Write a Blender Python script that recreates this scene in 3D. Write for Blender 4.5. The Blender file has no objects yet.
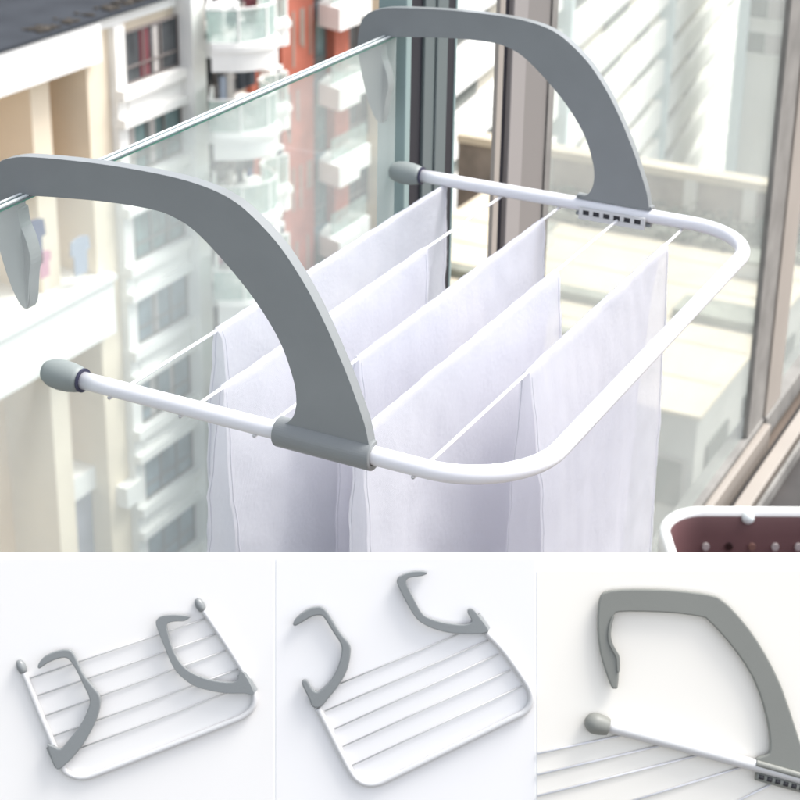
import bpy, bmesh, math, random
from mathutils import Vector, Matrix, noise
random.seed(7)
scene = bpy.context.scene
COL = scene.collection
PI = math.pi

# ------------------------------------------------------------------ camera frame
def frame(yaw, pitch, roll):
    cy, sy, cp, sp = math.cos(yaw), math.sin(yaw), math.cos(pitch), math.sin(pitch)
    f = Vector((cy*cp, sy*cp, -sp)); r = Vector((sy, -cy, 0)); u = r.cross(f)
    return (r*math.cos(roll)+u*math.sin(roll), u*math.cos(roll)-r*math.sin(roll), f)
EYE = Vector((0.6822, -0.8106, 0.4823))
RT, UP, FW = frame(2.0444, 0.3789, 0.0159)
FOC = 1691.3

# ------------------------------------------------------------------ materials
def new_mat(name):
    m = bpy.data.materials.new(name); m.use_nodes = True
    nt = m.node_tree
    return m, nt, nt.nodes['Principled BSDF']
def pmat(name, col, rough=0.6, metal=0.0, var=0.06, scale=8.0, bump=0.0, bscale=60.0, stretch=None, spec=0.5):
    """procedural material: base colour broken up by noise, optional bump"""
    m, nt, b = new_mat(name)
    N, L = nt.nodes, nt.links
    tc = N.new('ShaderNodeTexCoord'); mp = N.new('ShaderNodeMapping')
    if stretch: mp.inputs['Scale'].default_value = stretch
    L.new(tc.outputs['Object'], mp.inputs['Vector'])
    n = N.new('ShaderNodeTexNoise'); n.inputs['Scale'].default_value = scale; n.inputs['Detail'].default_value = 6
    L.new(mp.outputs['Vector'], n.inputs['Vector'])
    r = N.new('ShaderNodeValToRGB')
    r.color_ramp.elements[0].position = 0.3; r.color_ramp.elements[1].position = 0.7
    r.color_ramp.elements[0].color = tuple(c*(1-var) for c in col)+(1,)
    r.color_ramp.elements[1].color = tuple(min(1, c*(1+var)) for c in col)+(1,)
    L.new(n.outputs['Fac'], r.inputs['Fac']); L.new(r.outputs['Color'], b.inputs['Base Color'])
    b.inputs['Roughness'].default_value = rough; b.inputs['Metallic'].default_value = metal
    b.inputs['Specular IOR Level'].default_value = spec
    if bump:
        n2 = N.new('ShaderNodeTexNoise'); n2.inputs['Scale'].default_value = bscale; n2.inputs['Detail'].default_value = 4
        L.new(mp.outputs['Vector'], n2.inputs['Vector'])
        bp = N.new('ShaderNodeBump'); bp.inputs['Strength'].default_value = bump; bp.inputs['Distance'].default_value = 0.001
        L.new(n2.outputs['Fac'], bp.inputs['Height']); L.new(bp.outputs['Normal'], b.inputs['Normal'])
    return m
def glass_mat(name, dust_haze_col, dust_haze, refl=0.06, tint=(1,1,1), dscale=3.0):
    """clear pane with a film of dust and a weak mirror reflection; the film also paints in haze"""
    m = bpy.data.materials.new(name); m.use_nodes = True
    nt = m.node_tree; N, L = nt.nodes, nt.links
    N.clear()
    out = N.new('ShaderNodeOutputMaterial')
    tr = N.new('ShaderNodeBsdfTransparent'); tr.inputs['Color'].default_value = tint+(1,)
    df = N.new('ShaderNodeBsdfDiffuse'); df.inputs['Color'].default_value = dust_haze_col+(1,)
    tl = N.new('ShaderNodeBsdfTranslucent'); tl.inputs['Color'].default_value = dust_haze_col+(1,)
    ad = N.new('ShaderNodeMixShader'); ad.inputs['Fac'].default_value = 0.5
    L.new(df.outputs[0], ad.inputs[1]); L.new(tl.outputs[0], ad.inputs[2])
    gl = N.new('ShaderNodeBsdfGlossy'); gl.inputs['Roughness'].default_value = 0.02
    tc = N.new('ShaderNodeTexCoord'); n = N.new('ShaderNodeTexNoise')
    n.inputs['Scale'].default_value = dscale; n.inputs['Detail'].default_value = 8
    L.new(tc.outputs['Object'], n.inputs['Vector'])
    mr = N.new('ShaderNodeMapRange'); mr.inputs['From Min'].default_value = 0.3; mr.inputs['From Max'].default_value = 0.7
    mr.inputs['To Min'].default_value = dust_haze*0.7; mr.inputs['To Max'].default_value = dust_haze*1.3
    L.new(n.outputs['Fac'], mr.inputs['Value'])
    m1 = N.new('ShaderNodeMixShader'); L.new(mr.outputs[0], m1.inputs['Fac'])
    L.new(tr.outputs[0], m1.inputs[1]); L.new(ad.outputs[0], m1.inputs[2])
    m2 = N.new('ShaderNodeMixShader'); m2.inputs['Fac'].default_value = refl
    L.new(m1.outputs[0], m2.inputs[1]); L.new(gl.outputs[0], m2.inputs[2])
    L.new(m2.outputs[0], out.inputs['Surface'])
    return m
def cloth_mat(name, col, transl=0.35):
    m, nt, b = new_mat(name); N, L = nt.nodes, nt.links
    out = N['Material Output']
    tc = N.new('ShaderNodeTexCoord')
    w1 = N.new('ShaderNodeTexWave'); w1.inputs['Scale'].default_value = 320; w1.bands_direction = 'Y'; w1.inputs['Distortion'].default_value = 1.5
    w2 = N.new('ShaderNodeTexWave'); w2.inputs['Scale'].default_value = 320; w2.bands_direction = 'Z'; w2.inputs['Distortion'].default_value = 1.5
    n = N.new('ShaderNodeTexNoise'); n.inputs['Scale'].default_value = 260; n.inputs['Detail'].default_value = 5
    for t in (w1, w2, n): L.new(tc.outputs['Object'], t.inputs['Vector'])
    ma = N.new('ShaderNodeMath'); ma.operation = 'ADD'; L.new(w1.outputs['Fac'], ma.inputs[0]); L.new(w2.outputs['Fac'], ma.inputs[1])
    mb = N.new('ShaderNodeMath'); mb.operation = 'MULTIPLY_ADD'; mb.inputs[1].default_value = 0.25
    L.new(ma.outputs[0], mb.inputs[0]); L.new(n.outputs['Fac'], mb.inputs[2])
    bp = N.new('ShaderNodeBump'); bp.inputs['Strength'].default_value = 0.9; bp.inputs['Distance'].default_value = 0.0014
    L.new(mb.outputs[0], bp.inputs['Height'])
    b.inputs['Base Color'].default_value = col+(1,); b.inputs['Roughness'].default_value = 0.95
    b.inputs['Sheen Weight'].default_value = 0.3
    L.new(bp.outputs['Normal'], b.inputs['Normal'])
    tl = N.new('ShaderNodeBsdfTranslucent'); tl.inputs['Color'].default_value = col+(1,)
    mx = N.new('ShaderNodeMixShader'); mx.inputs['Fac'].default_value = transl
    L.new(b.outputs[0], mx.inputs[1]); L.new(tl.outputs[0], mx.inputs[2]); tp = N.new('ShaderNodeBsdfTransparent'); m3 = N.new('ShaderNodeMixShader'); m3.inputs['Fac'].default_value = 0.20
    L.new(mx.outputs[0], m3.inputs[1]); L.new(tp.outputs[0], m3.inputs[2]); L.new(m3.outputs[0], out.inputs['Surface'])
    return m

M = {}
M['arm'] = pmat('grey_plastic', (0.215,0.228,0.23), 0.30, var=0.03, scale=30, bump=0.08, bscale=900, spec=0.4)
M['arm_warm'] = pmat('warm_grey_plastic', (0.215,0.22,0.20), 0.45, var=0.02, scale=30, bump=0.04, bscale=900, spec=0.35)
M['tube'] = pmat('white_enamel', (0.69,0.69,0.72), 0.25, var=0.015, scale=12, spec=0.5)
M['tube_small'] = pmat('small_white_enamel', (0.56,0.56,0.56), 0.4, var=0.01, scale=12)
M['cap'] = pmat('pale_grey_rubber', (0.22,0.245,0.24), 0.5, var=0.05, scale=30)
M['wire'] = pmat('white_coated_wire', (0.72,0.72,0.74), 0.35, var=0.03, scale=40)
M['wire_grey'] = pmat('grey_coated_wire', (0.56,0.56,0.555), 0.35, var=0.03, scale=40)
M['ring'] = pmat('dark_rubber', (0.03,0.03,0.06), 0.5)
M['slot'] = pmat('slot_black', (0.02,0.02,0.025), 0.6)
M['towel'] = cloth_mat('white_cotton', (0.875,0.875,0.925), 0.5)
M['rail_glass'] = glass_mat('railing_glass', (0.86,0.88,0.84), 0.20, 0.03, (0.95,0.985,0.975))
M['win_glass'] = glass_mat('window_glass', (0.82,0.83,0.79), 0.22, 0.03, (0.965,0.985,0.97), 2.0)  # dusty film doubles as a painted veil of haze over the view
M['edge_white'] = pmat('polished_glass_edge', (0.62,0.66,0.66), 0.15)
M['edge_dark'] = pmat('glass_edge_seam', (0.10,0.13,0.13), 0.2)
M['edge_green'] = pmat('green_glass_edge', (0.06,0.22,0.16), 0.15)
M['teal_alu'] = pmat('green_grey_aluminium', (0.25,0.33,0.32), 0.45, var=0.06, scale=4, stretch=(1,1,.1))
M['grey_alu'] = pmat('dark_grey_aluminium', (0.115,0.14,0.14), 0.45, var=0.1, scale=4, stretch=(1,1,.1))
M['black_alu'] = pmat('black_gasket', (0.012,0.012,0.018), 0.5)
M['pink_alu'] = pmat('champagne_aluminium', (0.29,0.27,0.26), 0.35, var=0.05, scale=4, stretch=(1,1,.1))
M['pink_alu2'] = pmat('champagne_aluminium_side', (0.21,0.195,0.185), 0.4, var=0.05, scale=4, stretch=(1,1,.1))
M['beige_alu'] = pmat('beige_aluminium', (0.33,0.295,0.26), 0.45, var=0.08, scale=5)
M['sill'] = pmat('dusty_grey_sill', (0.22,0.21,0.195), 0.7, var=0.25, scale=14)
M['floor'] = pmat('brown_floor_tile', (0.16,0.125,0.10), 0.5, var=0.2, scale=5)
M['track_dark'] = pmat('dark_track', (0.035,0.03,0.028), 0.5, var=0.3, scale=10)
M['maroon'] = pmat('maroon_plastic', (0.125,0.062,0.064), 0.5, var=0.08, scale=12)
M['white_plastic'] = pmat('white_plastic', (0.80,0.80,0.79), 0.35, var=0.02)
M['hole_lit'] = pmat('lit_hole_disc', (0.42,0.38,0.37), 0.4)
M['hole_dark'] = pmat('dark_hole_disc', (0.02,0.008,0.008), 0.4)
M['hole_brown'] = pmat('brown_hole_disc', (0.20,0.11,0.09), 0.4)
M['board'] = pmat('white_board', (0.88,0.88,0.87), 0.7, var=0.004, scale=3, spec=0.2)
M['panel_cool'] = pmat('white_card_cool', (0.80,0.785,0.765), 0.75, var=0.01, scale=5, spec=0.2)
M['panel_white'] = pmat('white_card', (0.80,0.79,0.785), 0.75, var=0.008, scale=5, spec=0.2)
M['panel_cream'] = pmat('white_card_cream', (0.84,0.81,0.745), 0.75, var=0.006, scale=5, spec=0.2)
# far things
M['tan'] = pmat('tan_render', (0.72,0.53,0.35), 0.9, var=0.08, scale=0.6, spec=0.1)
M['cream'] = pmat('cream_render', (0.76,0.66,0.52), 0.9, var=0.06, scale=0.6, spec=0.1)
M['bwhite'] = pmat('white_render', (0.82,0.81,0.78), 0.9, var=0.05, scale=0.8, spec=0.1)
M['red'] = pmat('red_brick', (0.40,0.135,0.095), 0.9, var=0.15, scale=1.2, spec=0.1)
M['roof'] = pmat('dark_roof_felt', (0.045,0.05,0.058), 0.9, var=0.15, scale=1.0, spec=0.1)
M['debris'] = pmat('brown_debris', (0.045,0.038,0.03), 0.95, var=0.5, scale=6)
M['wframe'] = pmat('grey_brown_window_frame', (0.20,0.175,0.165), 0.5)
M['pane'] = pmat('window_pane_teal', (0.13,0.19,0.19), 0.2, var=0.5, scale=0.9, stretch=(1,2.2,1))
M['pane_dark'] = pmat('window_pane_dark', (0.06,0.065,0.07), 0.2, var=0.5, scale=0.9, stretch=(1,2.2,1))
M['pane_blue'] = pmat('window_pane_blue', (0.20,0.25,0.28), 0.25, var=0.3, scale=1.0)
M['railing'] = glass_mat('balcony_railing_glass', (0.55,0.66,0.62), 0.5, 0.05)
M['curtain'] = pmat('dark_red_curtain', (0.16,0.04,0.05), 0.9)
M['curtain_l'] = pmat('pale_curtain', (0.45,0.42,0.40), 0.9)
M['pink'] = pmat('pink_cloth', (0.55,0.25,0.33), 0.9)
M['navy'] = pmat('navy_cloth', (0.05,0.07,0.16), 0.9)
M['bluecloth'] = pmat('pale_blue_cloth', (0.30,0.34,0.42), 0.9)
M['greyblue'] = pmat('grey_blue_wall', (0.25,0.26,0.31), 0.8, var=0.2, scale=1.0)
M['bslab'] = pmat('far_white_slab', (0.84,0.84,0.80), 0.9, var=0.05, scale=0.3, spec=0.1)
M['bwall'] = pmat('far_beige_wall', (0.50,0.47,0.40), 0.9, var=0.12, scale=0.3, spec=0.1)
M['bpane'] = pmat('far_window_pane', (0.07,0.085,0.075), 0.3, var=0.5, scale=0.35)
M['bcol'] = pmat('far_pale_blue_column', (0.62,0.70,0.70), 0.8, spec=0.1)
M['cwall'] = pmat('far_grey_white_wall', (0.56,0.56,0.52), 0.9, var=0.05, scale=0.2, spec=0.1)
M['cpane'] = pmat('far_green_pane', (0.06,0.09,0.075), 0.4)
M['cband'] = pmat('far_grey_band', (0.33,0.31,0.29), 0.8)
M['podium_top'] = pmat('cream_roof_screed', (0.56,0.50,0.39), 0.9, var=0.10, scale=0.5, spec=0.1)
M['podium_wall'] = pmat('grey_podium_wall', (0.40,0.40,0.37), 0.9, var=0.12, scale=0.6, spec=0.1)
M['beam_grey'] = pmat('grey_green_beam', (0.22,0.23,0.19), 0.9, var=0.3, scale=1)
M['brownwall'] = pmat('brown_grey_wall', (0.27,0.235,0.20), 0.9, var=0.4, scale=0.45, stretch=(1.5,1,1))
M['leaf'] = pmat('dark_leaf', (0.045,0.062,0.045), 0.8, var=0.4, scale=3)
M['asphalt'] = pmat('grey_asphalt', (0.16,0.16,0.155), 0.9, var=0.3, scale=0.1)

# ------------------------------------------------------------------ object helpers
def link(name, me, mat, parent=None, smooth=False):
    me.materials.append(M[mat])
    if smooth:
        for p in me.polygons: p.use_smooth = True
    o = bpy.data.objects.new(name, me); COL.objects.link(o)
    if parent: o.parent = parent
    return o
def from_bm(name, bm, mat, parent=None, smooth=False):
    bmesh.ops.recalc_face_normals(bm, faces=bm.faces[:])
    me = bpy.data.meshes.new(name); bm.to_mesh(me); bm.free()
    return link(name, me, mat, parent, smooth)
def tag(o, label, cat, group=None):
    o['label'] = label; o['category'] = cat
    if group: o['group'] = group
    return o
def thing(name, label, cat, loc=(0,0,0), group=None):
    o = bpy.data.objects.new(name, None); o.location = loc; COL.objects.link(o)
    return tag(o, label, cat, group)
def place(o, parent):
    """parent keeping world coordinates of geometry (parents are unrotated empties)"""
    o.parent = parent; o.matrix_parent_inverse = Matrix.Translation(-parent.location)
    return o
class B:
    """collects boxes etc. in one mesh"""
    def __init__(s): s.bm = bmesh.new()
    def box(s, x0, x1, y0, y1, z0, z1, mtx=None):
        c = [Vector((x, y, z)) for x in (x0, x1) for y in (y0, y1) for z in (z0, z1)]
        if mtx: c = [mtx @ v for v in c]
        v = [s.bm.verts.new(p) for p in c]
        for f in ((0,1,3,2),(4,6,7,5),(0,4,5,1),(2,3,7,6),(0,2,6,4),(1,5,7,3)):
            s.bm.faces.new([v[i] for i in f])
        return s
    def prism(s, pts, z0, z1):
        a = [s.bm.verts.new((x, y, z0)) for x, y in pts]; b = [s.bm.verts.new((x, y, z1)) for x, y in pts]
        n = len(pts)
        s.bm.faces.new(a); s.bm.faces.new(b)
        for i in range(n): s.bm.faces.new((a[i], a[(i+1)%n], b[(i+1)%n], b[i]))
        return s
    def out(s, name, mat, parent, bevel=0, smooth=False):
        o = from_bm(name, s.bm, mat, None, smooth)
        if parent: place(o, parent)
        if bevel:
            m = o.modifiers.new('bevel', 'BEVEL'); m.width = bevel; m.segments = 2; m.limit_method = 'ANGLE'
        return o
def catmull(pts, n=8, closed=False):
    P = [Vector(p) for p in pts]; out = []
    N = len(P)
    rng = range(N if closed else N-1)
    for i in rng:
        if closed: a, b, c, d = P[(i-1)%N], P[i], P[(i+1)%N], P[(i+2)%N]
        else: a, b, c, d = P[max(i-1,0)], P[i], P[i+1], P[min(i+2,N-1)]
        for k in range(n):
            t = k/n
            out.append(0.5*((2*b)+(c-a)*t+(2*a-5*b+4*c-d)*t*t+(3*b-a-3*c+d)*t**3))
    if not closed: out.append(P[-1])
    return out
def tube_bm(path, r, seg=20, cap=True, bm=None):
    bm = bm or bmesh.new(); path = [Vector(p) for p in path]
    rr = r if callable(r) else (lambda t: r)
    up = None; rings = []; n = len(path)
    for i, p in enumerate(path):
        t = (path[min(i+1,n-1)]-path[max(i-1,0)]).normalized()
        if up is None:
            up = Vector((0,0,1)) if abs(t.z) < .9 else Vector((1,0,0))
        up = (up-t*up.dot(t)).normalized(); s = t.cross(up)
        R = rr(i/(n-1))
        rings.append([bm.verts.new(p+(up*math.cos(a)+s*math.sin(a))*R) for a in (2*PI*k/seg for k in range(seg))])
    for a, b in zip(rings, rings[1:]):
        for k in range(seg): bm.faces.new((a[k], a[(k+1)%seg], b[(k+1)%seg], b[k]))
    if cap: bm.faces.new(rings[0]); bm.faces.new(rings[-1])
    return bm

# ------------------------------------------------------------------ the big rack
W, L = 0.50, 0.347
WX = [0.0541+0.05625*i for i in range(5)]
rack = thing('drying_rack', 'large white drying rack with grey hook arms over the glass railing, towels on it', 'drying rack', (0.17, 0.25, 0))
def arc(cx, cy, r, a0, a1, n=14):
    return [(cx+r*math.cos(a0+(a1-a0)*k/n), cy+r*math.sin(a0+(a1-a0)*k/n), 0) for k in range(n+1)]
cr = 0.062
path = [(0.028+ (L-cr-0.028)*k/10, 0, 0) for k in range(10)] + arc(L-cr, cr, cr, -PI/2, 0) \
     + [(L, cr+(W-2*cr)*k/10, 0) for k in range(1, 10)] + arc(L-cr, W-cr, cr, 0, PI/2) + [(L-cr-(L-cr-0.028)*k/10, W, 0) for k in range(1, 11)]
place(from_bm('frame_tube', tube_bm(path, 0.0060, 28), 'tube', None, True), rack)
for x in WX:
    pth = [(x, 0.0025, -0.0062), (x, 0.02, -0.0066), (x, W*0.5, -0.0070), (x, W-0.02, -0.0066), (x, W+0.001, -0.0064)]
    place(from_bm('wire', tube_bm(catmull(pth, 6), 0.00125, 12), 'wire', None, True), rack)
def end_cap(y):
    prof = [(-0.0015,0.0),(-0.001,0.004),(0.001,0.0072),(0.006,0.0095),(0.013,0.0104),(0.020,0.0102),(0.027,0.0090),(0.031,0.0076),(0.0312,0.0)]
    bm = bmesh.new(); seg = 28; rings = []
    for x, r in prof:
        rings.append([bm.verts.new((x, y+max(r,1e-5)*math.cos(2*PI*k/seg), max(r,1e-5)*math.sin(2*PI*k/seg))) for k in range(seg)])
    for a, b in zip(rings, rings[1:]):
        for k in range(seg): bm.faces.new((a[k], a[(k+1)%seg], b[(k+1)%seg], b[k]))
    bmesh.ops.remove_doubles(bm, verts=bm.verts[:], dist=5e-5)
    return bm
for y in (0, W):
    c = place(from_bm('end_cap', end_cap(y), 'cap', None, True), rack)
    rg = from_bm('rubber_ring', tube_bm([(0.0305, y, 0), (0.0318, y, 0)], 0.0082, 28), 'ring', None, False)
    rg.parent = c
OUT = [(250,6),(247,20),(243,31),(236,48),(228,65),(218,84),(205,105),(188,126),(170,141),(155,149.5),(136,154.5),(108,157),(60,156.5),(6,152.5),(-14,148.5),(-25,143),(-31,134),(-34,116),(-32,100),(-28,82),(-22,62),(-15,48),(-9,44.5),(-6,49)]
INN = [(-4,70),(-2,82),(-4.5,94),(-9,105),(-10.5,115),(-8,122.5),(0,125.5),(56,131.5),(95,133),(113,130.5),(129,123.5),(151,106),(171,86),(187,64),(196,42),(198.5,28),(197,17),(192,10),(183,6.5)]
def arm(y, out_sign):
    """hook arm lying in the plane y; out_sign is the side the clamp shell wraps"""
    bm = bmesh.new(); t = 0.0042
    pts = [(v.x/1000, v.y/1000) for L_ in (OUT, INN) for v in catmull([(a, b, 0) for a, b in L_], 5)]
    a = [bm.verts.new((x, y-t, z)) for x, z in pts]; b = [bm.verts.new((x, y+t, z)) for x, z in pts]; n = len(pts)
    bm.faces.new(a); bm.faces.new(b)
    for i in range(n): bm.faces.new((a[i], a[(i+1)%n], b[(i+1)%n], b[i]))
    o = place(from_bm('hook_arm', bm, 'arm', None, True), rack)
    m = o.modifiers.new('bevel', 'BEVEL'); m.width = 0.0022; m.segments = 4; m.limit_method = 'ANGLE'; m.angle_limit = math.radians(50)
    try:
        o.data.set_sharp_from_angle(angle=math.radians(35))
    except Exception: pass
    # inner rib of the hook that grips the glass
    bm = bmesh.new()
    rib = [(-7,48),(-4,68),(-1.5,81),(-4,94),(-8.5,105),(-9.6,114),(-12,114),(-12.5,104),(-8.5,93),(-6,81),(-8.5,67),(-10,49)]
    rib = [(v.x, v.y) for v in catmull([(p, q, 0) for p, q in rib], 4, True)]
    a = [bm.verts.new((x/1000, y-0.0055, z/1000)) for x, z in rib]; b = [bm.verts.new((x/1000, y+0.0055, z/1000)) for x, z in rib]; n = len(rib)
    bm.faces.new(a); bm.faces.new(b)
    for i in range(n): bm.faces.new((a[i], a[(i+1)%n], b[(i+1)%n], b[i]))
    r = from_bm('grip_rib', bm, 'arm'); r.parent = o
    # C-shaped clamp shell along the tube
    bm = bmesh.new(); ro, ri = 0.0098, 0.0064; n = 26
    a0, a1 = math.radians(-118), math.radians(112)
    sec = []
    for k in range(n+1):
        a = a0+(a1-a0)*k/n; sec.append((math.cos(a)*ro, math.sin(a)*ro))
    for k in range(n+1):
        a = a1+(a0-a1)*k/n; sec.append((math.cos(a)*ri, math.sin(a)*ri))
    xs = [0.183, 0.2515]; rings = []
    for x in xs: rings.append([bm.verts.new((x, y+out_sign*u, v)) for u, v in sec])
    m_ = len(sec)
    for k in range(m_): bm.faces.new((rings[0][k], rings[0][(k+1)%m_], rings[1][(k+1)%m_], rings[1][k]))
    for rg in rings:
        for k in range(n): bm.faces.new((rg[k], rg[k+1], rg[m_-2-k], rg[m_-1-k]))
    c = from_bm('clamp', bm, 'arm', None, False); c.parent = o
    bv = c.modifiers.new('bevel', 'BEVEL'); bv.width = 0.0009; bv.segments = 3; bv.limit_method = 'ANGLE'; bv.angle_limit = math.radians(40)
    return o
arm(0, -1)
fa = arm(W, 1)
# slotted adjustment strip under the far tube (and its twin under the near one)
for y, s in ((W, -1), (0, 1)):
    bb = B(); y0, y1 = sorted((y+s*0.0052, y+s*0.0088))
    bb.box(0.188, 0.248, y0, y1, -0.0105, -0.0065)
    bb.box(0.188, 0.248, y0, y1, -0.0020, -0.0000)
    xx = [0.188+0.00942*k for k in range(7)]
    for k, x in enumerate(xx): bb.box(x, x+0.0035, y0+0.0002, y1-0.0002, -0.0064, -0.0021)
    st = bb.out('slotted_strip', 'wire_grey', rack)
    dk = B().box(0.1885, 0.2475, y0+0.0012, y1-0.0006, -0.0066, -0.0019).out('slot_shadow', 'slot', None)  # black box behind the posts, paints in the shade inside the slots
    dk.parent = st; dk.name = 'slot_shade'

# ------------------------------------------------------------------ towels over the wires
def towel(i, y0, y1, h, label, seed, spread=0.012, flare=(0,0), wav=0.0048):
    x = WX[i]; ny, nl = 90, 90
    rnd = random.Random(seed); ph = [rnd.uniform(0, 6.28) for _ in range(8)]
    bm = bmesh.new(); grid = []
    for a in range(ny+1):
        u = a/ny; row = []
        for b in range(2*nl+1):
            s = (b-nl)/nl; side = 1 if s >= 0 else -1; d = abs(s)*h
            sag = 0
            if d < 0.006:
                ang = d/0.006*PI/2
                ox, oz = side*math.sin(ang)*0.0028, -0.0066+0.0022+(math.cos(ang)-1)*0.003
            else:
                ox, oz = side*(0.0028+spread*(1-math.exp(-(d-0.006)*9))), -0.0066+0.0022-0.003-(d-0.006)
            k = min(1, d/0.09)
            rip = wav*k*(math.sin(u*5.2+ph[0]+side*ph[1])+0.55*math.sin(u*11+ph[2]+side*ph[3]+d*5)+0.25*math.sin(u*23+ph[4]+d*11*side))
            rip += 0.0012*noise.noise(Vector((u*14, d*40, seed+side)))
            yy = y0+(y1-y0)*u + (1-u)*flare[0]*d + u*flare[1]*d
            e = 0.0035*noise.noise(Vector((d*38, side*3.1, seed*1.7)))+0.0015*noise.noise(Vector((d*130, side*3.1, seed)))+0.006*noise.noise(Vector((d*9, side*7.1, seed*2.7)))
            yy += e*(1 if u < .5 else -1)*(abs(u-.5)*2)**6
            yy += (0.006*side*(0.5-u))*k
            row.append(bm.verts.new((x+ox+rip, yy, oz+0.0006*noise.noise(Vector((u*60, 0, seed))))))
        grid.append(row)
    for a in range(ny):
        for b in range(2*nl): bm.faces.new((grid[a][b], grid[a+1][b], grid[a+1][b+1], grid[a][b+1]))
    o = from_bm('towel', bm, 'towel', None, True)
    tag(o, label, 'towel', 'white towels hung over the rack wires')
    # rolled hem along both side edges
    nrow = 2*nl+1
    for a in (1, ny-1):
        pth = [o.data.vertices[a*nrow+b].co.copy() for b in range(0, nrow, 2)]
        h_ = from_bm('hem', tube_bm(pth, 0.0006, 6), 'towel', None, True); h_.parent = o
    return o
towel(0, 0.128, 0.498, 0.30, 'white towel on the wire nearest the glass railing, ending by the far end cap', 11, 0.010, (-0.01, -0.03))
towel(1, 0.046, 0.349, 0.40, 'white towel on the second wire from the glass, its ragged hem at the left', 23, 0.012, (-0.02, 0.0))
towel(2, 0.132, 0.461, 0.40, 'white towel on the middle wire, its right edge in front of the pinkish window post', 37, 0.011, (0.0, -0.06))
towel(3, 0.030, 0.357, 0.42, 'white towel on the fourth wire, reaching to the near grey clamp', 41, 0.013, (0.0, 0.0))
towel(4, 0.168, 0.455, 0.45, 'white towel on the front wire closest to the rounded tube end of the rack', 59, 0.014, (0.02, -0.05), 0.003)

# ------------------------------------------------------------------ balcony railing glass and window
rail = thing('glass_railing', 'clear glass balcony railing pane that the grey hook arms hang over', 'glass railing', (0, -0.3, -0.97))
B().box(-0.0075, 0.0005, -1.6, 0.505, -0.95, 0.1235).out('glass_pane', 'rail_glass', rail)
B().box(-0.0078, 0.0008, -1.6, 0.506, 0.1237, 0.1247).out('green_edge', 'edge_green', rail)
B().box(-0.0078, -0.0056, -1.6, 0.506, 0.1250, 0.1262).out('top_edge', 'edge_white', rail)
B().box(-0.0054, -0.0030, -1.6, 0.506, 0.1249, 0.1258).out('edge_seam', 'edge_dark', rail)
B().box(-0.0028, -0.0002, -1.6, 0.506, 0.1250, 0.1262).out('top_edge', 'edge_white', rail)
B().box(-0.0001, 0.0012, -1.6, 0.506, 0.1249, 0.1256).out('edge_seam', 'edge_dark', rail)

p1 = thing('window_post', 'green grey aluminium window post with black grooves behind the far hook arm', 'window post', (0.0, 0.56, -0.97))
B().box(-0.026, 0.003, 0.520, 0.531, -0.94, 1.2).out('post_profile', 'teal_alu', p1, 0.0012)
B().box(-0.020, -0.004, 0.5313, 0.5657, -0.94, 1.2).out('gasket', 'black_alu', p1)
B().box(-0.026, -0.001, 0.5660, 0.5880, -0.94, 1.2).out('post_profile', 'grey_alu', p1, 0.0012)
B().box(-0.026, 0.001, 0.5883, 0.6117, -0.94, 1.2).out('post_profile', 'grey_alu', p1, 0.0012)
B().box(-0.020, -0.002, 0.6120, 0.6317, -0.94, 1.2).out('gasket', 'black_alu', p1)
B().box(-0.026, -0.001, 0.6320, 0.6360, -0.94, 1.2).out('post_profile', 'teal_alu', p1, 0.0008)

p2 = thing('window_sash_stile', 'champagne pink aluminium window stile with a black groove, in the middle behind the rack', 'window frame', (0.0, 0.80, -0.97))
B().box(-0.005, 0.0, 0.733, 0.747, -0.90, 1.2).out('outer_lip', 'beige_alu', p2, 0.001)
B().box(-0.006, -0.004, 0.7473, 0.764, -0.90, 1.2).out('gasket', 'black_alu', p2)
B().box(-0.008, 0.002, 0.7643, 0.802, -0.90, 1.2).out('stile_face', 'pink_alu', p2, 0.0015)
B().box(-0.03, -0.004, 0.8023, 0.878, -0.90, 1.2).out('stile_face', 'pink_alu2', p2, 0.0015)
B().box(-0.012, -0.002, 0.8783, 0.894, -0.90, 1.2).out('gasket', 'sill', p2)
lk = B(); 
for k in range(5): lk.box(0.0, 0.004, 0.864, 0.882, 0.13+0.02*k, 0.142+0.02*k)
lk.out('lock_plate', 'edge_white', p2, 0.001)

win = thing('sliding_window', 'tall sliding window with dusty hazy greenish glass and grey beige frame on the right', 'window', (0.0, 1.4, -0.97))
B().box(-0.012, -0.006, 0.8943, 1.888, -0.895, 1.2).out('glass_pane', 'win_glass', win)
B().box(-0.006, 0.004, 1.885, 1.985, -0.895, 1.2).out('frame_stile', 'sill', win, 0.002)
B().box(-0.006, 0.008, 1.9853, 2.085, -0.895, 1.2).out('frame_stile', 'beige_alu', win, 0.002)
B().box(-0.03, 0.006, 0.8943, 1.985, -0.945, -0.8955).out('bottom_rail', 'sill', win, 0.003)
B().box(0.0065, 0.020, 0.64, 1.985, -0.958, -0.906).out('bottom_rail', 'beige_alu', win, 0.002)
B().box(-0.018, -0.012, 2.0855, 4.2, -0.895, 1.2).out('glass_pane', 'win_glass', win)
B().box(-0.03, 0.012, 1.9857, 4.2, -0.945, -0.8955).out('bottom_rail', 'sill', win, 0.003)

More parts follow.
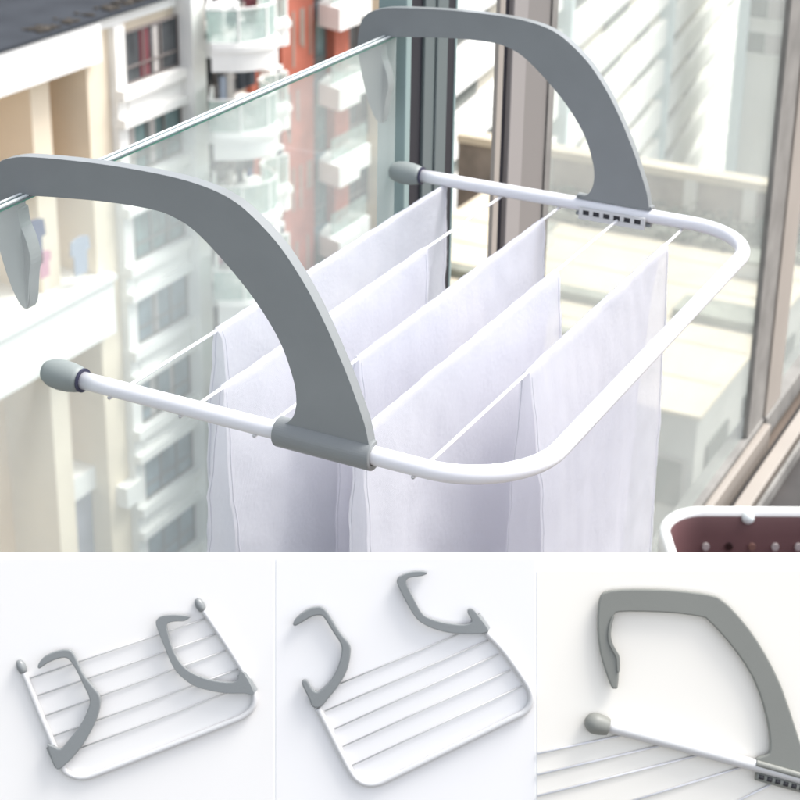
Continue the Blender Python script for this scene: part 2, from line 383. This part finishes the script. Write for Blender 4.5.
tr = thing('window_track', 'dark ridged aluminium sliding track along the floor under the right window', 'window track', (0.06, 2.0, -0.97))
B().box(0.0205, 0.19, 0.52, 4.2, -0.968, -0.957).out('track_base', 'track_dark', tr)
B().box(0.0405, 0.066, 0.52, 4.2, -0.9565, -0.925).out('track_ridge', 'beige_alu', tr, 0.002)
B().box(0.072, 0.080, 0.52, 4.2, -0.9565, -0.930).out('track_ridge', 'sill', tr, 0.001)
B().box(0.135, 0.165, 0.52, 4.2, -0.9565, -0.938).out('track_ridge', 'sill', tr, 0.002)
fl = B().box(-0.05, 3.2, -1.6, 4.2, -1.10, -0.97).out('balcony_floor', 'floor', None); fl['kind'] = 'structure'

# ------------------------------------------------------------------ laundry basket
e1 = Vector((0.88, 0.475, 0)).normalized(); e2 = Vector((0.475, -0.88, 0))
bc = Vector((0.113, 1.045, -0.597))
bas = thing('laundry_basket', 'maroon plastic laundry basket with white rim and round holes on the floor by the window', 'laundry basket', (0.28, 1.0, -0.97))
def rrect(w, d, r, off=0, n=10):
    out = []
    for cx, cy, a in ((w-r, r, -90), (w-r, d-r, 0), (r, d-r, 90), (r, r, 180)):
        for k in range(n+1):
            t = math.radians(a+90*k/n); out.append((cx+(r+off)*math.cos(t), cy+(r+off)*math.sin(t)))
    return out
def bpnt(u, v, z): return bc+e1*u+e2*v+Vector((0, 0, z))
BW, BD, BR = 0.46, 0.30, 0.055
def loft(name, rings, mat, parent, close=True):
    bm = bmesh.new(); V = [[bm.verts.new(p) for p in r] for r in rings]
    n = len(V[0])
    for a, b in zip(V, V[1:]):
        for k in range(n): bm.faces.new((a[k], a[(k+1)%n], b[(k+1)%n], b[k]))
    if close: bm.faces.new(V[-1])
    return place(from_bm(name, bm, mat, None, True), parent)
def ring(off, z, sh=0): return [bpnt(u+sh*(0.5-u/BW)*2, v+sh*(0.5-v/BD)*2, z) for u, v in rrect(BW, BD, BR, off)]
loft('inner_wall', [ring(-0.004, -0.003), ring(-0.006, -0.01), ring(-0.006, -0.03, 0.002), ring(-0.008, -0.1, 0.006), ring(-0.012, -0.33, 0.03)], 'maroon', bas)
loft('rim', [ring(-0.0035, -0.004), ring(-0.003, 0.003), ring(0.001, 0.006), ring(0.007, 0.005), ring(0.010, -0.002), ring(0.010, -0.03), ring(0.006, -0.034), ring(0.004, -0.033)], 'white_plastic', bas, False)
loft('outer_wall', [ring(0.005, -0.032), ring(0.004, -0.1, 0.004), ring(-0.002, -0.345, 0.03)], 'white_plastic', bas)
kinds = ['hole_lit', 'hole_lit', 'hole_dark', 'hole_brown']  # solid discs
for k in range(14):
    u = 0.030+0.030*k
    if u > BW-0.03: break
    c = bpnt(u, 0.0105, -0.044); bm = bmesh.new()
    d = 0.002; pth = [c-e2*d, c+e2*d]
    place(from_bm('hole', tube_bm(pth, 0.0048, 16), kinds[k % 4], None, False), bas)
c = bpnt(0.112, 0.006, -0.004)
bm = bmesh.new(); bmesh.ops.create_uvsphere(bm, u_segments=16, v_segments=10, radius=0.0085)
for v in bm.verts: v.co += c
place(from_bm('rivet', bm, 'edge_white', None, True), bas)
bm = tube_bm([c-e2*.004, c-e2*.0035+Vector((0,0,.0001))], 0.012, 20)
place(from_bm('rivet_plate', bm, 'white_plastic'), bas)

# ------------------------------------------------------------------ white board with three cards, small racks mounted on it
DB = 0.85; KB = DB/FOC
ORG = EYE + FW*DB
def bd(px, py, h=0.0):
    return ORG + RT*((px-400)*KB) - UP*((py-278)*KB) - FW*h
bx = (RT, UP, -FW)
BM = Matrix(((RT.x, UP.x, -FW.x, ORG.x), (RT.y, UP.y, -FW.y, ORG.y), (RT.z, UP.z, -FW.z, ORG.z), (0,0,0,1)))
def bbox(px0, px1, py0, py1, h0, h1, name, mat, parent, bevel=0):
    bb = B(); bb.box((px0-400)*KB, (px1-400)*KB, -(py1-278)*KB, -(py0-278)*KB, h0, h1, BM)
    return bb.out(name, mat, parent, bevel)
board = thing('display_board', 'white display board under the big rack carrying three pale cards with small racks', 'display board', tuple(bd(400, 860, -0.004)))
bbox(-60, 860, 556.3, 870, -0.012, 0.0, 'backing_board', 'board', board, 0.0006)
o = bbox(-56, 273, 559, 866, 0.0001, 0.0002, 'card', 'panel_cool', board); o['label'] = 'left card, faintly grey'
o = bbox(276, 535, 559, 866, 0.0001, 0.0002, 'card', 'panel_white', board); o['label'] = 'middle card, plain white'
o = bbox(537, 856, 571, 866, 0.0001, 0.0002, 'card', 'panel_cream', board); o['label'] = 'right card, cream white'
HB = 0.0002
def crop(ox, oy, s): return lambda p: (ox+p[0]/s, oy+p[1]/s)
def flat_arm(pts, T, h0, h1, mat, parent, bevel=0.0007, name='hook_arm', sub=3):
    P = [T(p) for p in pts]
    P = [(v.x, v.y) for v in catmull([(a, b, 0) for a, b in P], sub, True)]
    bm = bmesh.new()
    a = [bm.verts.new(bd(x, y, h0)) for x, y in P]; b = [bm.verts.new(bd(x, y, h1)) for x, y in P]; n = len(P)
    bm.faces.new(a); bm.faces.new(b)
    for i in range(n): bm.faces.new((a[i], a[(i+1)%n], b[(i+1)%n], b[i]))
    o = place(from_bm(name, bm, mat), parent)
    m = o.modifiers.new('bevel', 'BEVEL'); m.width = bevel; m.segments = 2; m.limit_method = 'ANGLE'; m.angle_limit = math.radians(60)
    return o
def flat_tube(pts, T, r, h, mat, parent, name, sm=6, seg=16):
    P = [T(p) for p in pts]
    Q = catmull([(a, b, 0) for a, b in P], sm) if sm > 1 else [Vector((a, b, 0)) for a, b in P]
    return place(from_bm(name, tube_bm([bd(q.x, q.y, h) for q in Q], r, seg), mat, None, True), parent)

T1 = crop(0, 550, 2.909)
r1 = thing('drying_rack', 'small folded drying rack on the left card, both grey arms lying over its wires', 'drying rack', tuple(bd(140, 690, HB)), 'small drying racks mounted on the white cards')
ht = HB+0.0016
flat_tube([(70,352),(88,395),(122,480),(158,565),(176,614),(192,640),(216,654),(246,658),(290,646),(480,573),(670,498),(715,476),(738,450),(740,415),(716,362),(660,272),(590,168)], T1, 0.00155, ht, 'tube_small', r1, 'frame_tube')
for a, b in (((85,373),(600,197)), ((112,422),(628,243)), ((130,482),(656,291)), ((155,540),(692,345)), ((178,596),(724,390))):
    flat_tube([a, b], T1, 0.00038, HB+0.0009, 'wire_grey', r1, 'wire', 1, 8)
for c0, c1 in (((56,318),(72,354)), ((573,140),(592,174))):
    P0, P1 = T1(c0), T1(c1)
    A, Bq = bd(*P0, ht), bd(*P1, ht)
    place(from_bm('end_cap', tube_bm([A+(Bq-A)*k/8 for k in range(9)], lambda t: 0.0024*max(0.25, math.sin(PI*(0.08+t*0.72)))**0.6, 16), 'arm', None, True), r1)
flat_arm([(143,560),(158,562),(182,570),(205,545),(240,500),(260,458),(266,428),(245,380),(225,340),(205,312),(185,308),(150,320),(120,339),(116,330),(124,315),(142,299),(175,286),(205,284),(222,300),(245,350),(270,385),(296,420),(293,465),(270,520),(235,575),(195,618),(172,630),(158,606)], T1, HB+0.0024, HB+0.0050, 'arm', r1)
flat_arm([(698,352),(712,350),(742,406),(732,415),(715,410),(660,410),(600,399),(560,384),(524,355),(503,325),(480,270),(458,212),(463,194),(480,185),(515,183),(548,186),(557,190),(540,201),(515,202),(492,208),(490,225),(505,280),(528,322),(560,350),(610,370),(660,378),(690,374)], T1, HB+0.0024, HB+0.0050, 'arm', r1)
for a, b in (((150,566),(176,624)), ((704,356),(738,410))):
    P0, P1 = T1(a), T1(b)
    place(from_bm('clamp', tube_bm([bd(*P0, ht), bd(*P1, ht)], 0.0026, 18), 'arm', None, False), r1)

T2 = crop(270, 550, 2.909)
r2 = thing('drying_rack', 'small drying rack on the middle card, both grey hook arms swung out beyond its wires', 'drying rack', tuple(bd(400, 690, HB)), 'small drying racks mounted on the white cards')
flat_tube([(140,458),(165,505),(200,575),(232,635),(252,662),(278,676),(312,676),(360,656),(540,568),(700,489),(740,468),(758,440),(756,408),(735,370),(680,292),(628,236)], T2, 0.00165, ht, 'tube_small', r2, 'frame_tube')
for a, b in (((205,387),(548,243)), ((160,467),(634,261)), ((188,519),(664,301)), ((212,570),(699,347)), ((235,627),(732,394))):
    flat_tube([a, b], T2, 0.00036, HB+0.0009, 'wire_grey', r2, 'wire', 1, 8)
flat_arm([(68,210),(80,190),(110,168),(138,160),(155,163),(172,182),(205,235),(233,270),(235,300),(225,345),(200,390),(168,430),(148,452),(124,450),(116,430),(97,392),(94,380),(99,372),(110,374),(120,392),(134,406),(150,400),(180,370),(200,330),(209,290),(205,266),(185,235),(160,195),(148,186),(125,189),(100,203),(76,216)], T2, HB+0.0014, HB+0.0042, 'arm', r2)
flat_arm([(458,64),(445,58),(410,60),(378,72),(369,86),(375,105),(395,145),(420,187),(445,210),(490,229),(540,238),(600,239),(634,233),(628,216),(602,182),(590,168),(578,167),(574,178),(586,202),(572,211),(548,212),(500,205),(460,192),(441,178),(425,150),(400,100),(398,82),(415,75),(440,72)], T2, HB+0.0014, HB+0.0042, 'arm', r2)
for a, b in (((122,412),(142,450)), ((598,190),(628,232))):
    P0, P1 = T2(a), T2(b)
    place(from_bm('clamp', tube_bm([bd(*P0, ht), bd(*P1, ht)], 0.0026, 18), 'arm', None, False), r2)

T3 = crop(530, 550, 2.963)
r3 = thing('drying_rack', 'cropped corner of a drying rack on the cream card, one tall warm grey hook arm', 'drying rack', tuple(bd(700, 690, HB)), 'small drying racks mounted on the white cards')
ht3 = HB+0.0031
flat_tube([(222,515),(450,575),(665,633),(900,698)], T3, 0.00305, ht3, 'tube_small', r3, 'frame_tube', 6, 24)
for a, b in (((21,602),(275,546)), ((21,664),(385,578)), ((21,727),(498,606)), ((290,745),(625,642)), ((560,770),(745,676))):
    flat_tube([a, b], T3, 0.00055, HB+0.0008, 'wire', r3, 'wire', 1, 10)
A, Bq = bd(*T3((160,500)), ht3), bd(*T3((230,519)), ht3)
prof3 = lambda t: 0.0053*(max(0.02, 1-(1-t/0.45)**2)**0.5 if t < .45 else 1-0.22*((t-.45)/.55)**2)
place(from_bm('end_cap', tube_bm([A+(Bq-A)*k/24 for k in range(25)], prof3, 24), 'arm_warm', None, True), r3)
A3 = [(204,138),(212,124),(226,117),(250,113),(300,110),(400,112),(500,122),(545,132),(560,140),(590,165),(640,222),(690,298),(740,398),(787,538),(820,640),(824,664),(760,660),(690,640),(668,625),(666,610),(680,604),(698,598),(705,585),(703,535),(686,455),(655,373),(610,302),(562,244),(522,203),(505,194),(430,183),(330,178),(262,179),(248,186),(241,203),(236,228),(236,252),(242,274),(252,292),(261,308),(261,350),(257,402),(248,405),(238,400),(220,352),(204,295),(197,225),(199,165)]
flat_arm(A3, T3, HB+0.0016, HB+0.0046, 'arm_warm', r3, 0.0008, 'hook_arm', 2)
flat_arm([(247,187),(242,205),(237,230),(237,252),(244,275),(255,295),(262,310),(262,352),(254,352),(252,315),(243,296),(232,275),(227,252),(228,228),(233,205),(240,190)], T3, HB+0.0047, HB+0.0054, 'arm_warm', r3, 0.0003, 'grip_rib', 2)
P = [T3((664,622)), T3((860,678))]
place(from_bm('clamp', tube_bm([bd(*P[0], HB+0.0052), bd(*P[1], HB+0.0052)], 0.0016, 14), 'arm_warm'), r3)
st = flat_tube([(666,663),(880,722)], T3, 0.0024, HB+0.0026, 'arm_warm', r3, 'slotted_strip', 1, 14)
for k in range(9):
    a = (672+24*k, 663+6.6*k); b = (686+24*k, 667+6.6*k)
    s = flat_tube([a, b], T3, 0.0012, HB+0.0044, 'slot', r3, 'slot_shade', 1, 8)  # black rods paint in the shade of the open slots
    s.parent = st

# ------------------------------------------------------------------ red, white and tan apartment block
bA = thing('apartment_building', 'tan and white apartment block with red brick columns and curved white balconies across the street', 'building', (-30, 42, -75))
def pa(x0,x1,y0,y1,z0,z1,name,mat,par=None):
    o = B().box(x0,x1,y0,y1,z0,z1).out(name, mat, bA)
    return o
def sub(o, par):
    o.parent = par; return o
ZT = -10.35; ZB = -75
pa(-44,-30.2,22,35.85,ZB,ZT-0.1,'wall','tan')
pa(-44,-28,36.9,45.6,ZB,ZT-0.1,'wall','cream')
pa(-44,-28.15,45.6,53.2,ZB,ZT+6,'wall','cream')
pa(-43.5,-27.6,22,41.3,-10.26,-10.18,'roof','roof')
db = bmesh.new()
for k in range(420):
    y = random.uniform(33.2, 40.2); dens = noise.noise(Vector((y*1.3, 0, 5)))
    if dens < -0.05: continue
    x = -27.85-abs(random.gauss(0, 0.25)); s = random.uniform(.03, .11)
    m = Matrix.Translation((x, y, -10.18+s*.3)) @ Matrix.Rotation(random.uniform(0, 6), 4, 'Z')
    bmesh.ops.create_icosphere(db, subdivisions=1, radius=s, matrix=m @ Matrix.Diagonal((1.5, .8, .5, 1)))
db = from_bm('moss', db, 'debris'); db['kind'] = 'stuff'; db['label'] = 'brown moss and debris along the edge of the dark roof'; db['category'] = 'moss'
# ledges of the recessed bays
for z1, z0 in ((-10.30,-11.42), (-17.80,-19.62)):
    pa(-30.2,-27.65,22,36.15,z0,z1,'ledge','bwhite')
    if z1 < -12: pa(-30.2,-27.55,22,36.2,z1-0.12,z1+0.03,'ledge_cap','bwhite')
pa(-28.4,-27.85,36.16,41.2,-10.62,-10.28,'parapet','bwhite')
pa(-30.2,-28.45,33.95,34.75,-40,-11.43,'pilaster','cream')
pa(-44,-28.0,35.86,36.88,ZB,-10.5,'pilaster','cream')
# lower cross wing with its own white cap
pa(-40,-28.7,34.76,35.84,-40,-24.9,'lower_wall','greyblue')
pa(-40,-28.5,34.3,35.85,-24.9,-24.15,'lower_cap','bwhite')
pa(-28.0,-27.6,36.2,37.0,-25.6,-24.9,'lower_cap','bwhite')
# white bay with stacked windows
pa(-28.0,-27.75,36.89,37.35,ZB,-10.64,'bay_edge','bwhite')
pa(-28.0,-27.3,40.05,40.75,ZB,-10.2,'bay_edge','bwhite')
def window(y0, y1, z0, z1, x, name, pane='pane', nm=3, frame='wframe', cur=None):
    t = 0.055; bb = B()
    bb.box(x-.05,x+.06,y0,y1,z0,z0+t); bb.box(x-.05,x+.06,y0,y1,z1-t,z1)
    for k in range(nm+1):
        yy = y0+(y1-y0-t)*k/nm; bb.box(x-.05,x+.055,yy,yy+t,z0+t,z1-t)
    zz = z0+(z1-z0)*.30
    for k in range(nm):
        ya = y0+(y1-y0-t)*k/nm+t; yb = y0+(y1-y0-t)*(k+1)/nm; bb.box(x-.045,x+.05,ya,yb,zz,zz+.05)
    f = bb.out('window', frame, bA)
    sub(B().box(x-.04,x-.0,y0+.02,y1-.02,z0+.02,z1-.02).out('pane', pane, None), f)
    if cur:
        for (a, b, m) in cur: sub(B().box(x+.002,x+.02,y0+(y1-y0)*a,y0+(y1-y0)*b,z0+.08,z1-.08).out('curtain', m, None), f)
    return f
for k in range(8):
    zb = -12.43-2.70*k
    cur = {0:[(.28,.45,'curtain'),(.52,.62,'curtain_l')], 1:[(.05,.12,'curtain_l'),(.4,.5,'curtain_l')], 3:[(.3,.42,'curtain_l')], 4:[(.2,.3,'curtain_l'),(.6,.68,'curtain_l')]}.get(k)
    window(37.36, 40.04, zb, zb+1.55, -27.82, 'window', 'pane_dark' if k == 0 else ('pane' if k in (1,2) else 'pane_blue'), 3, 'wframe', cur)
    pa(-28.0,-27.7,37.36,40.04,zb-1.14,zb-0.02,'sill_wall','bwhite')
    pa(-27.99,-27.5,36.86,40.05,zb-0.32,zb-0.01,'sill','bwhite')
    pa(-27.99,-27.5,36.86,40.05,zb-1.13,zb-0.86,'sill','bwhite')
# curved balconies
def arc2(cx, cy, r, a0, a1, n=8): return [(cx+r*math.cos(math.radians(a0+(a1-a0)*k/n)), cy+r*math.sin(math.radians(a0+(a1-a0)*k/n))) for k in range(n+1)]
outline = [(-28.14,38.1+2.7),( -26.6,38.1)] 
outline = [(-28.1,40.76),(-27.0,40.76),(-26.2,39.4),(-25.45,39.9),(-25.05,40.6),(-25.1,41.3),(-25.6,41.75),(-26.1,42.0),(-26.25,42.5),(-26.1,43.0),(-26.0,43.15),(-26.0,43.45),(-28.1,43.6)]
sm = [(v.x, v.y) for v in catmull([(a, b, 0) for a, b in outline[2:-2]], 5)]
outline = outline[:2]+sm+outline[-2:]
def inset(pts, d):
    return [(x-d, y) for x, y in pts]
for k in range(7):
    zt = -11.42-2.70*k
    s = B().prism(outline, zt-0.86, zt).out('balcony', 'bwhite', bA)
    sub(B().prism([(x+0.08 if x > -27.5 else x, y) for x, y in outline], zt-0.28, zt-0.10).out('balcony_moulding', 'bwhite', None), s)
    # glass railing following the curve
    bm = bmesh.new(); rp = [(x-0.12, y) for x, y in outline if x > -27.5]
    hh = 0.95
    A = [bm.verts.new((x, y, zt+0.02)) for x, y in rp]; C_ = [bm.verts.new((x, y, zt+hh)) for x, y in rp]
    for i in range(len(rp)-1): bm.faces.new((A[i], A[i+1], C_[i+1], C_[i]))
    rl = sub(from_bm('railing', bm, 'railing'), s)
    so = rl.modifiers.new('t', 'SOLIDIFY'); so.thickness = 0.03
    bm = tube_bm([(x, y, zt+hh+.03) for x, y in rp], 0.03, 8)
    sub(from_bm('handrail', bm, 'bwhite'), s)
    for j in range(0, len(rp), 6):
        x, y = rp[j]; sub(B().box(x-.04,x+.04,y-.04,y+.04,zt+.01,zt+hh).out('post', 'bwhite', None), s)
    window(41.2, 43.9, zt+0.05, zt+1.72, -27.94, 'window', 'pane_dark', 3)
    window(44.3, 45.3, zt+0.75, zt+1.75, -27.70, 'window', 'pane_dark', 2)
    window(50.3, 52.45, zt-1.0, zt+0.85, -28.09, 'window', 'pane_dark', 3)
# things standing on the topmost balcony
def small(bbuilder, name, mat, label, cat): return tag(bbuilder.out(name, mat, None), label, cat)
ac = thing('air_conditioner', 'white air conditioner unit with a dark round fan on the topmost curved balcony', 'air conditioner', (-26.6, 41.0, -11.4))
B().box(-27.1,-26.55,40.5,41.5,-11.38,-10.6).out('casing', 'bwhite', ac, 0.02)
bm = tube_bm([(-26.54,41.05,-11.0),(-26.50,41.05,-11.0)], 0.3, 24); place(from_bm('fan', bm, 'roof'), ac)
small(B().box(-26.75,-26.5,42.1,42.4,-11.40,-10.75).box(-26.8,-26.45,42.0,42.5,-10.75,-10.6), 'plant_pot', 'curtain', 'dark red plant pot behind the glass of the topmost curved balcony', 'plant pot')
for k in range(6):
    z = -13.9-2.70*k
    a_ = B().box(-27.745,-27.3,44.45,45.2,z-0.2,z+0.4).out('outdoor_unit', 'bwhite', bA, 0.02)
    sub(from_bm('fan', tube_bm([(-27.295,44.85,z+.1),(-27.27,44.85,z+.1)], 0.24, 20), 'roof'), a_)
for k in range(5):
    x0 = -27.5; z = -12.0-2.70*k
    for q in range(4):
        y = 45.9+random.uniform(0, 1.6); B().box(-27.598,-27.58,y,y+.12,z-random.uniform(.8,2.0),z).out('downpipe', 'brownwall', bA)
for k in range(6):
    zt = -11.42-2.70*k
    for q in range(4):
        y = random.uniform(41.0, 43.0); z = zt+random.uniform(.1, .5); h_ = random.uniform(.5, .95)
        hung = B().box(-27.3,-27.2,y,y+random.uniform(.25,.55),z,z+h_).out('hanging_cloth', random.choice(['pink','navy','curtain','bluecloth','roof','curtain_l']), bA)
# red brick columns with the stair windows between them
pa(-28.1,-27.6,45.62,47.7,ZB,ZT+8,'brick_column','red')
pa(-28.1,-27.75,44.0,45.6,ZB,-12.3,'brick_wall','red')
pa(-28.1,-27.6,49.15,50.15,ZB,ZT+8,'brick_column','red')
for k in range(-2, 8):
    zb = -12.1-2.70*k
    window(47.72, 49.13, zb, zb+2.1, -27.98, 'window', 'pane', 2)
    pa(-28.1,-27.85,47.72,49.13,zb-0.55,zb-0.02,'sill_wall','pane_blue')
# stepped white balconies right of the red columns
for k in range(-1, 8):
    zt = -12.0-2.76*k
    s = B().prism([(-28.1,50.2),(-27.55,47.9),(-26.5,47.55),(-26.5,49.0),(-26.9,49.3),(-26.9,50.5),(-28.1,50.7)], zt-0.78, zt).out('balcony', 'bwhite', bA)
    sub(B().box(-27.05,-27.0,47.9,50.4,zt+.01,zt+.8).out('railing', 'railing', None), s)
pa(-28.1,-27.3,52.5,53.25,ZB,ZT+8,'corner_column','cream')
# washing on the recessed balcony
def cloth_obj(name, y, z, w, h, mat, label, cat):
    bm = bmesh.new(); V = []
    pts = [(-.5,0),(-.5,-.35),(-.3,-.32),(-.32,-1),(.32,-1),(.3,-.32),(.5,-.35),(.5,0),(.15,.08),(-.15,.08)]
    return pts
for y, z, w, h, mat, label in ((33.35,-16.2,.55,.75,'pink','pink shirt drying above the lower white ledge of the tan bay'),
                               (33.0,-15.2,.9,1.3,'navy','navy shirt drying beside the pink shirt on the tan bay'),
                               (34.95,-16.3,.8,1.1,'bluecloth','pale blue shirt drying right of the tan pilaster')):
    pts = [(-.5,-.05),(-.55,-.4),(-.36,-.42),(-.34,-1),(.34,-1),(.36,-.42),(.55,-.4),(.5,-.05),(.15,.02),(-.15,.02)]
    bm = bmesh.new()
    a = [bm.verts.new((-27.9, y+px*w, z+pz*h)) for px, pz in pts]; b = [bm.verts.new((-27.84, y+px*w, z+pz*h)) for px, pz in pts]; n = len(pts)
    bm.faces.new(a); bm.faces.new(b)
    for i in range(n): bm.faces.new((a[i], a[(i+1)%n], b[(i+1)%n], b[i]))
    tag(from_bm('shirt', bm, mat), label, 'shirt')

# ------------------------------------------------------------------ diagonal white block seen through the window
vd = Vector((-0.1365, 0.9906, 0)); nd = Vector((0.9906, 0.1365, 0))
def ray(px, py): return FW+RT*((px-400)/FOC)-UP*((py-278)/FOC)
Q = EYE+ray(600, 60)*96
def onB(px, py, off=0):
    d = ray(px, py); t = ((Q+nd*off-EYE).dot(nd))/d.dot(nd); p = EYE+d*t
    return (p-Q).dot(vd), p.z
s0 = onB(440, 100)[0]; s1 = onB(738, 60)[0]
bB = thing('apartment_building', 'pale white apartment block with slanting rows of balconies seen through the middle panes', 'building', (Q.x, Q.y, -75))
MB = Matrix(((nd.x, vd.x, 0, Q.x), (nd.y, vd.y, 0, Q.y), (0, 0, 1, 0), (0, 0, 0, 1)))   # local x out, y along, z up
print('B span', s0, s1, Q)
B().box(-14, 0, s0, s1, -75, 0, MB).out('wall', 'bwall', bB)
nb = 9; bw = (s1-s0)/nb
for k in range(15):
    z = -12.0-2.75*k
    B().box(0.0, 0.45+0.02*k, s0, s1, z-0.55, z+1.15, MB).out('balcony_band', 'bslab', bB)
    for j in range(nb):
        a = s0+bw*j
        if (j*7+k*3) % 5 == 0: continue
        w_ = (.38, .66, .52)[(j+k) % 3]
        f = B().box(0.001, 0.10, a+.10*bw, a+(.14+w_)*bw, z+1.16, z+2.12, MB).out('window', 'cband', bB)
        sub(B().box(0.101, 0.14, a+.13*bw, a+(.11+w_)*bw, z+1.24, z+2.04, MB).out('pane', 'bpane', None), f)
for j in (1, 4, 8):
    a = s0+bw*j; B().box(0.0, 0.95, a+.9*bw, a+.9*bw+0.5, -75, 0, MB).out('column', 'bcol', bB)

# ------------------------------------------------------------------ grey white block at the far right
bC = thing('apartment_building', 'plain grey white block with two rows of small green windows at the upper right', 'building', (-25, 115, -75))
B().box(-30.6,-14,110,126,-75,-8).out('wall', 'cwall', bC)
for z in (-17.6, -21.0, -24.35, -26.75):
    for x0, x1, m in ((-30.0,-28.75,'cpane'), (-28.6,-26.9,'cband'), (-26.7,-25.2,'cband'), (-25,-23.5,'cpane')):
        f = B().box(x0,x1,109.9,109.998,z-.6,z+.75).out('window', m, bC)
        sub(B().box(x0-.1,x1+.1,109.8,109.998,z-.8,z-.62).out('sill', 'cwall', None), f)
B().box(-30.6,-29.9,109.5,109.998,-75,-8).out('column', 'bcol', bC)

# ------------------------------------------------------------------ podium with a cream roof, garden wall and hedge
pod = thing('podium_building', 'low podium building with a sunlit cream flat roof below the right window', 'building', (-17, 47, -75))
B().box(-24,-11.0,40,56,-75,-20.12).out('wall', 'podium_wall', pod)
B().box(-24.1,-10.9,39.9,56,-20.1,-20.0).out('roof', 'podium_top', pod)
B().box(-24,-15.6,45.9,46.5,-19.99,-19.72).out('roof_beam', 'beam_grey', pod)
B().box(-13.9,-11.0,46.2,47.6,-19.99,-19.70).out('roof_beam', 'beam_grey', pod)
B().box(-16.6,-15.0,43.2,43.6,-19.99,-19.85).out('roof_beam', 'beam_grey', pod)
for k in range(5):
    z = -23.0-3*k
    for j in range(4):
        f = B().box(-22+3*j,-20.2+3*j,39.9,39.998,z,z+1.6).out('window', 'cband', pod)
        sub(B().box(-21.9+3*j,-20.3+3*j,39.86,39.898,z+.1,z+1.5).out('pane', 'bpane', None), f)
    for j in range(4):
        B().box(-10.998,-10.92,41+3.6*j,43+3.6*j,z,z+1.6).out('window', 'bpane', pod)
for x, y, w_, h_ in ((-20.5,49.5,.9,.7),(-13.2,50.6,1.1,.55),(-17.6,44.2,.5,.4)):
    v_ = B().box(x,x+w_,y,y+w_,-19.99,-20+h_).out('roof_vent', 'cwall', pod, 0.03)
    sub(B().box(x-.08,x+w_+.08,y-.08,y+w_+.08,-20+h_+.005,-20+h_+.08).out('vent_cap', 'beam_grey', None), v_)
for y in (42.1, 44.6, 49.0, 51.2): B().box(-24,-11,y,y+.05,-19.995,-19.985).out('roof_joint', 'beam_grey', pod)
gw = thing('garden_wall', 'long brown grey wall with a cream coping at the back of the cream roof', 'wall', (-17, 56, -20))
B().box(-26,-7,56.002,56.5,-22,-18.75).out('wall', 'brownwall', gw)
B().box(-26,-7,55.85,56.65,-18.749,-18.45).out('coping', 'podium_top', gw)
for x in (-22.5,-19.5,-16.8,-14.6,-12.2,-9.8): B().box(x,x+.45,55.8,56.0,-19.98,-18.76).out('pier', 'cwall', gw)
bm = bmesh.new()
for k in range(2600):
    x = random.uniform(-21.5, -11.2); y = random.uniform(52.6, 54.6)
    h = 0.75+0.35*noise.noise(Vector((x*1.1, y*1.1, 0)))
    z = -20+random.uniform(0.0, h); s = random.uniform(.07, .16)
    c = Vector((x, y, z)); a = Vector((random.gauss(0,1), random.gauss(0,1), random.gauss(0,1))).normalized(); b_ = a.orthogonal().normalized()
    v = [bm.verts.new(c+a*s), bm.verts.new(c+b_*s*.6), bm.verts.new(c-a*s), bm.verts.new(c-b_*s*.6)]; bm.faces.new(v)
hd = thing('hedge', 'low dark green hedge along the back of the cream roof', 'hedge', (-16, 53.5, -20))
place(from_bm('foliage', bm, 'leaf'), hd)
B().box(-21.6,-11.1,52.7,54.5,-19.99,-19.7).out('planter', 'beam_grey', hd)

g = B().box(-600, 400, -200, 900, -76, -75.0).out('ground', 'asphalt', None); g['kind'] = 'structure'

# ------------------------------------------------------------------ camera
cam = bpy.data.cameras.new('camera'); co = bpy.data.objects.new('camera', cam); COL.objects.link(co)
co.matrix_world = Matrix(((RT.x, UP.x, -FW.x, EYE.x), (RT.y, UP.y, -FW.y, EYE.y), (RT.z, UP.z, -FW.z, EYE.z), (0,0,0,1)))
cam.sensor_width = 36; cam.lens = FOC/800*36; cam.shift_y = -122/800
cam.clip_start = 0.05; cam.clip_end = 2000
cam.dof.use_dof = True; cam.dof.focus_distance = 1.02; cam.dof.aperture_fstop = 23
scene.camera = co

# ------------------------------------------------------------------ light
SD = Vector((0.36, 0.36, 0.86)).normalized()      # towards the sun
el = math.asin(SD.z); az = math.atan2(SD.x, SD.y)
w = bpy.data.worlds.new('World'); scene.world = w; w.use_nodes = True
nt = w.node_tree; bg = nt.nodes['Background']
sky = nt.nodes.new('ShaderNodeTexSky'); sky.sky_type = 'NISHITA'; sky.sun_disc = False
sky.sun_elevation = el; sky.sun_rotation = az; sky.air_density = 1.0; sky.dust_density = 3.0; sky.ozone_density = 1.0
hs = nt.nodes.new('ShaderNodeHueSaturation'); hs.inputs['Saturation'].default_value = 0.35
nt.links.new(sky.outputs[0], hs.inputs['Color']); nt.links.new(hs.outputs[0], bg.inputs['Color']); bg.inputs['Strength'].default_value = 0.15
sl = bpy.data.lights.new('sun', 'SUN'); sl.energy = 1.45; sl.angle = math.radians(24); sl.color = (1.0, 0.97, 0.93)
so = bpy.data.objects.new('sun', sl); COL.objects.link(so)
so.rotation_euler = (-SD).to_track_quat('-Z', 'Y').to_euler()
scene.view_settings.view_transform = 'Standard'; scene.view_settings.look = 'None'
scene.view_settings.exposure = 1.27; scene.view_settings.gamma = 1
scene.cycles.transparent_max_bounces = 24; scene.cycles.max_bounces = 14; scene.cycles.diffuse_bounces = 8
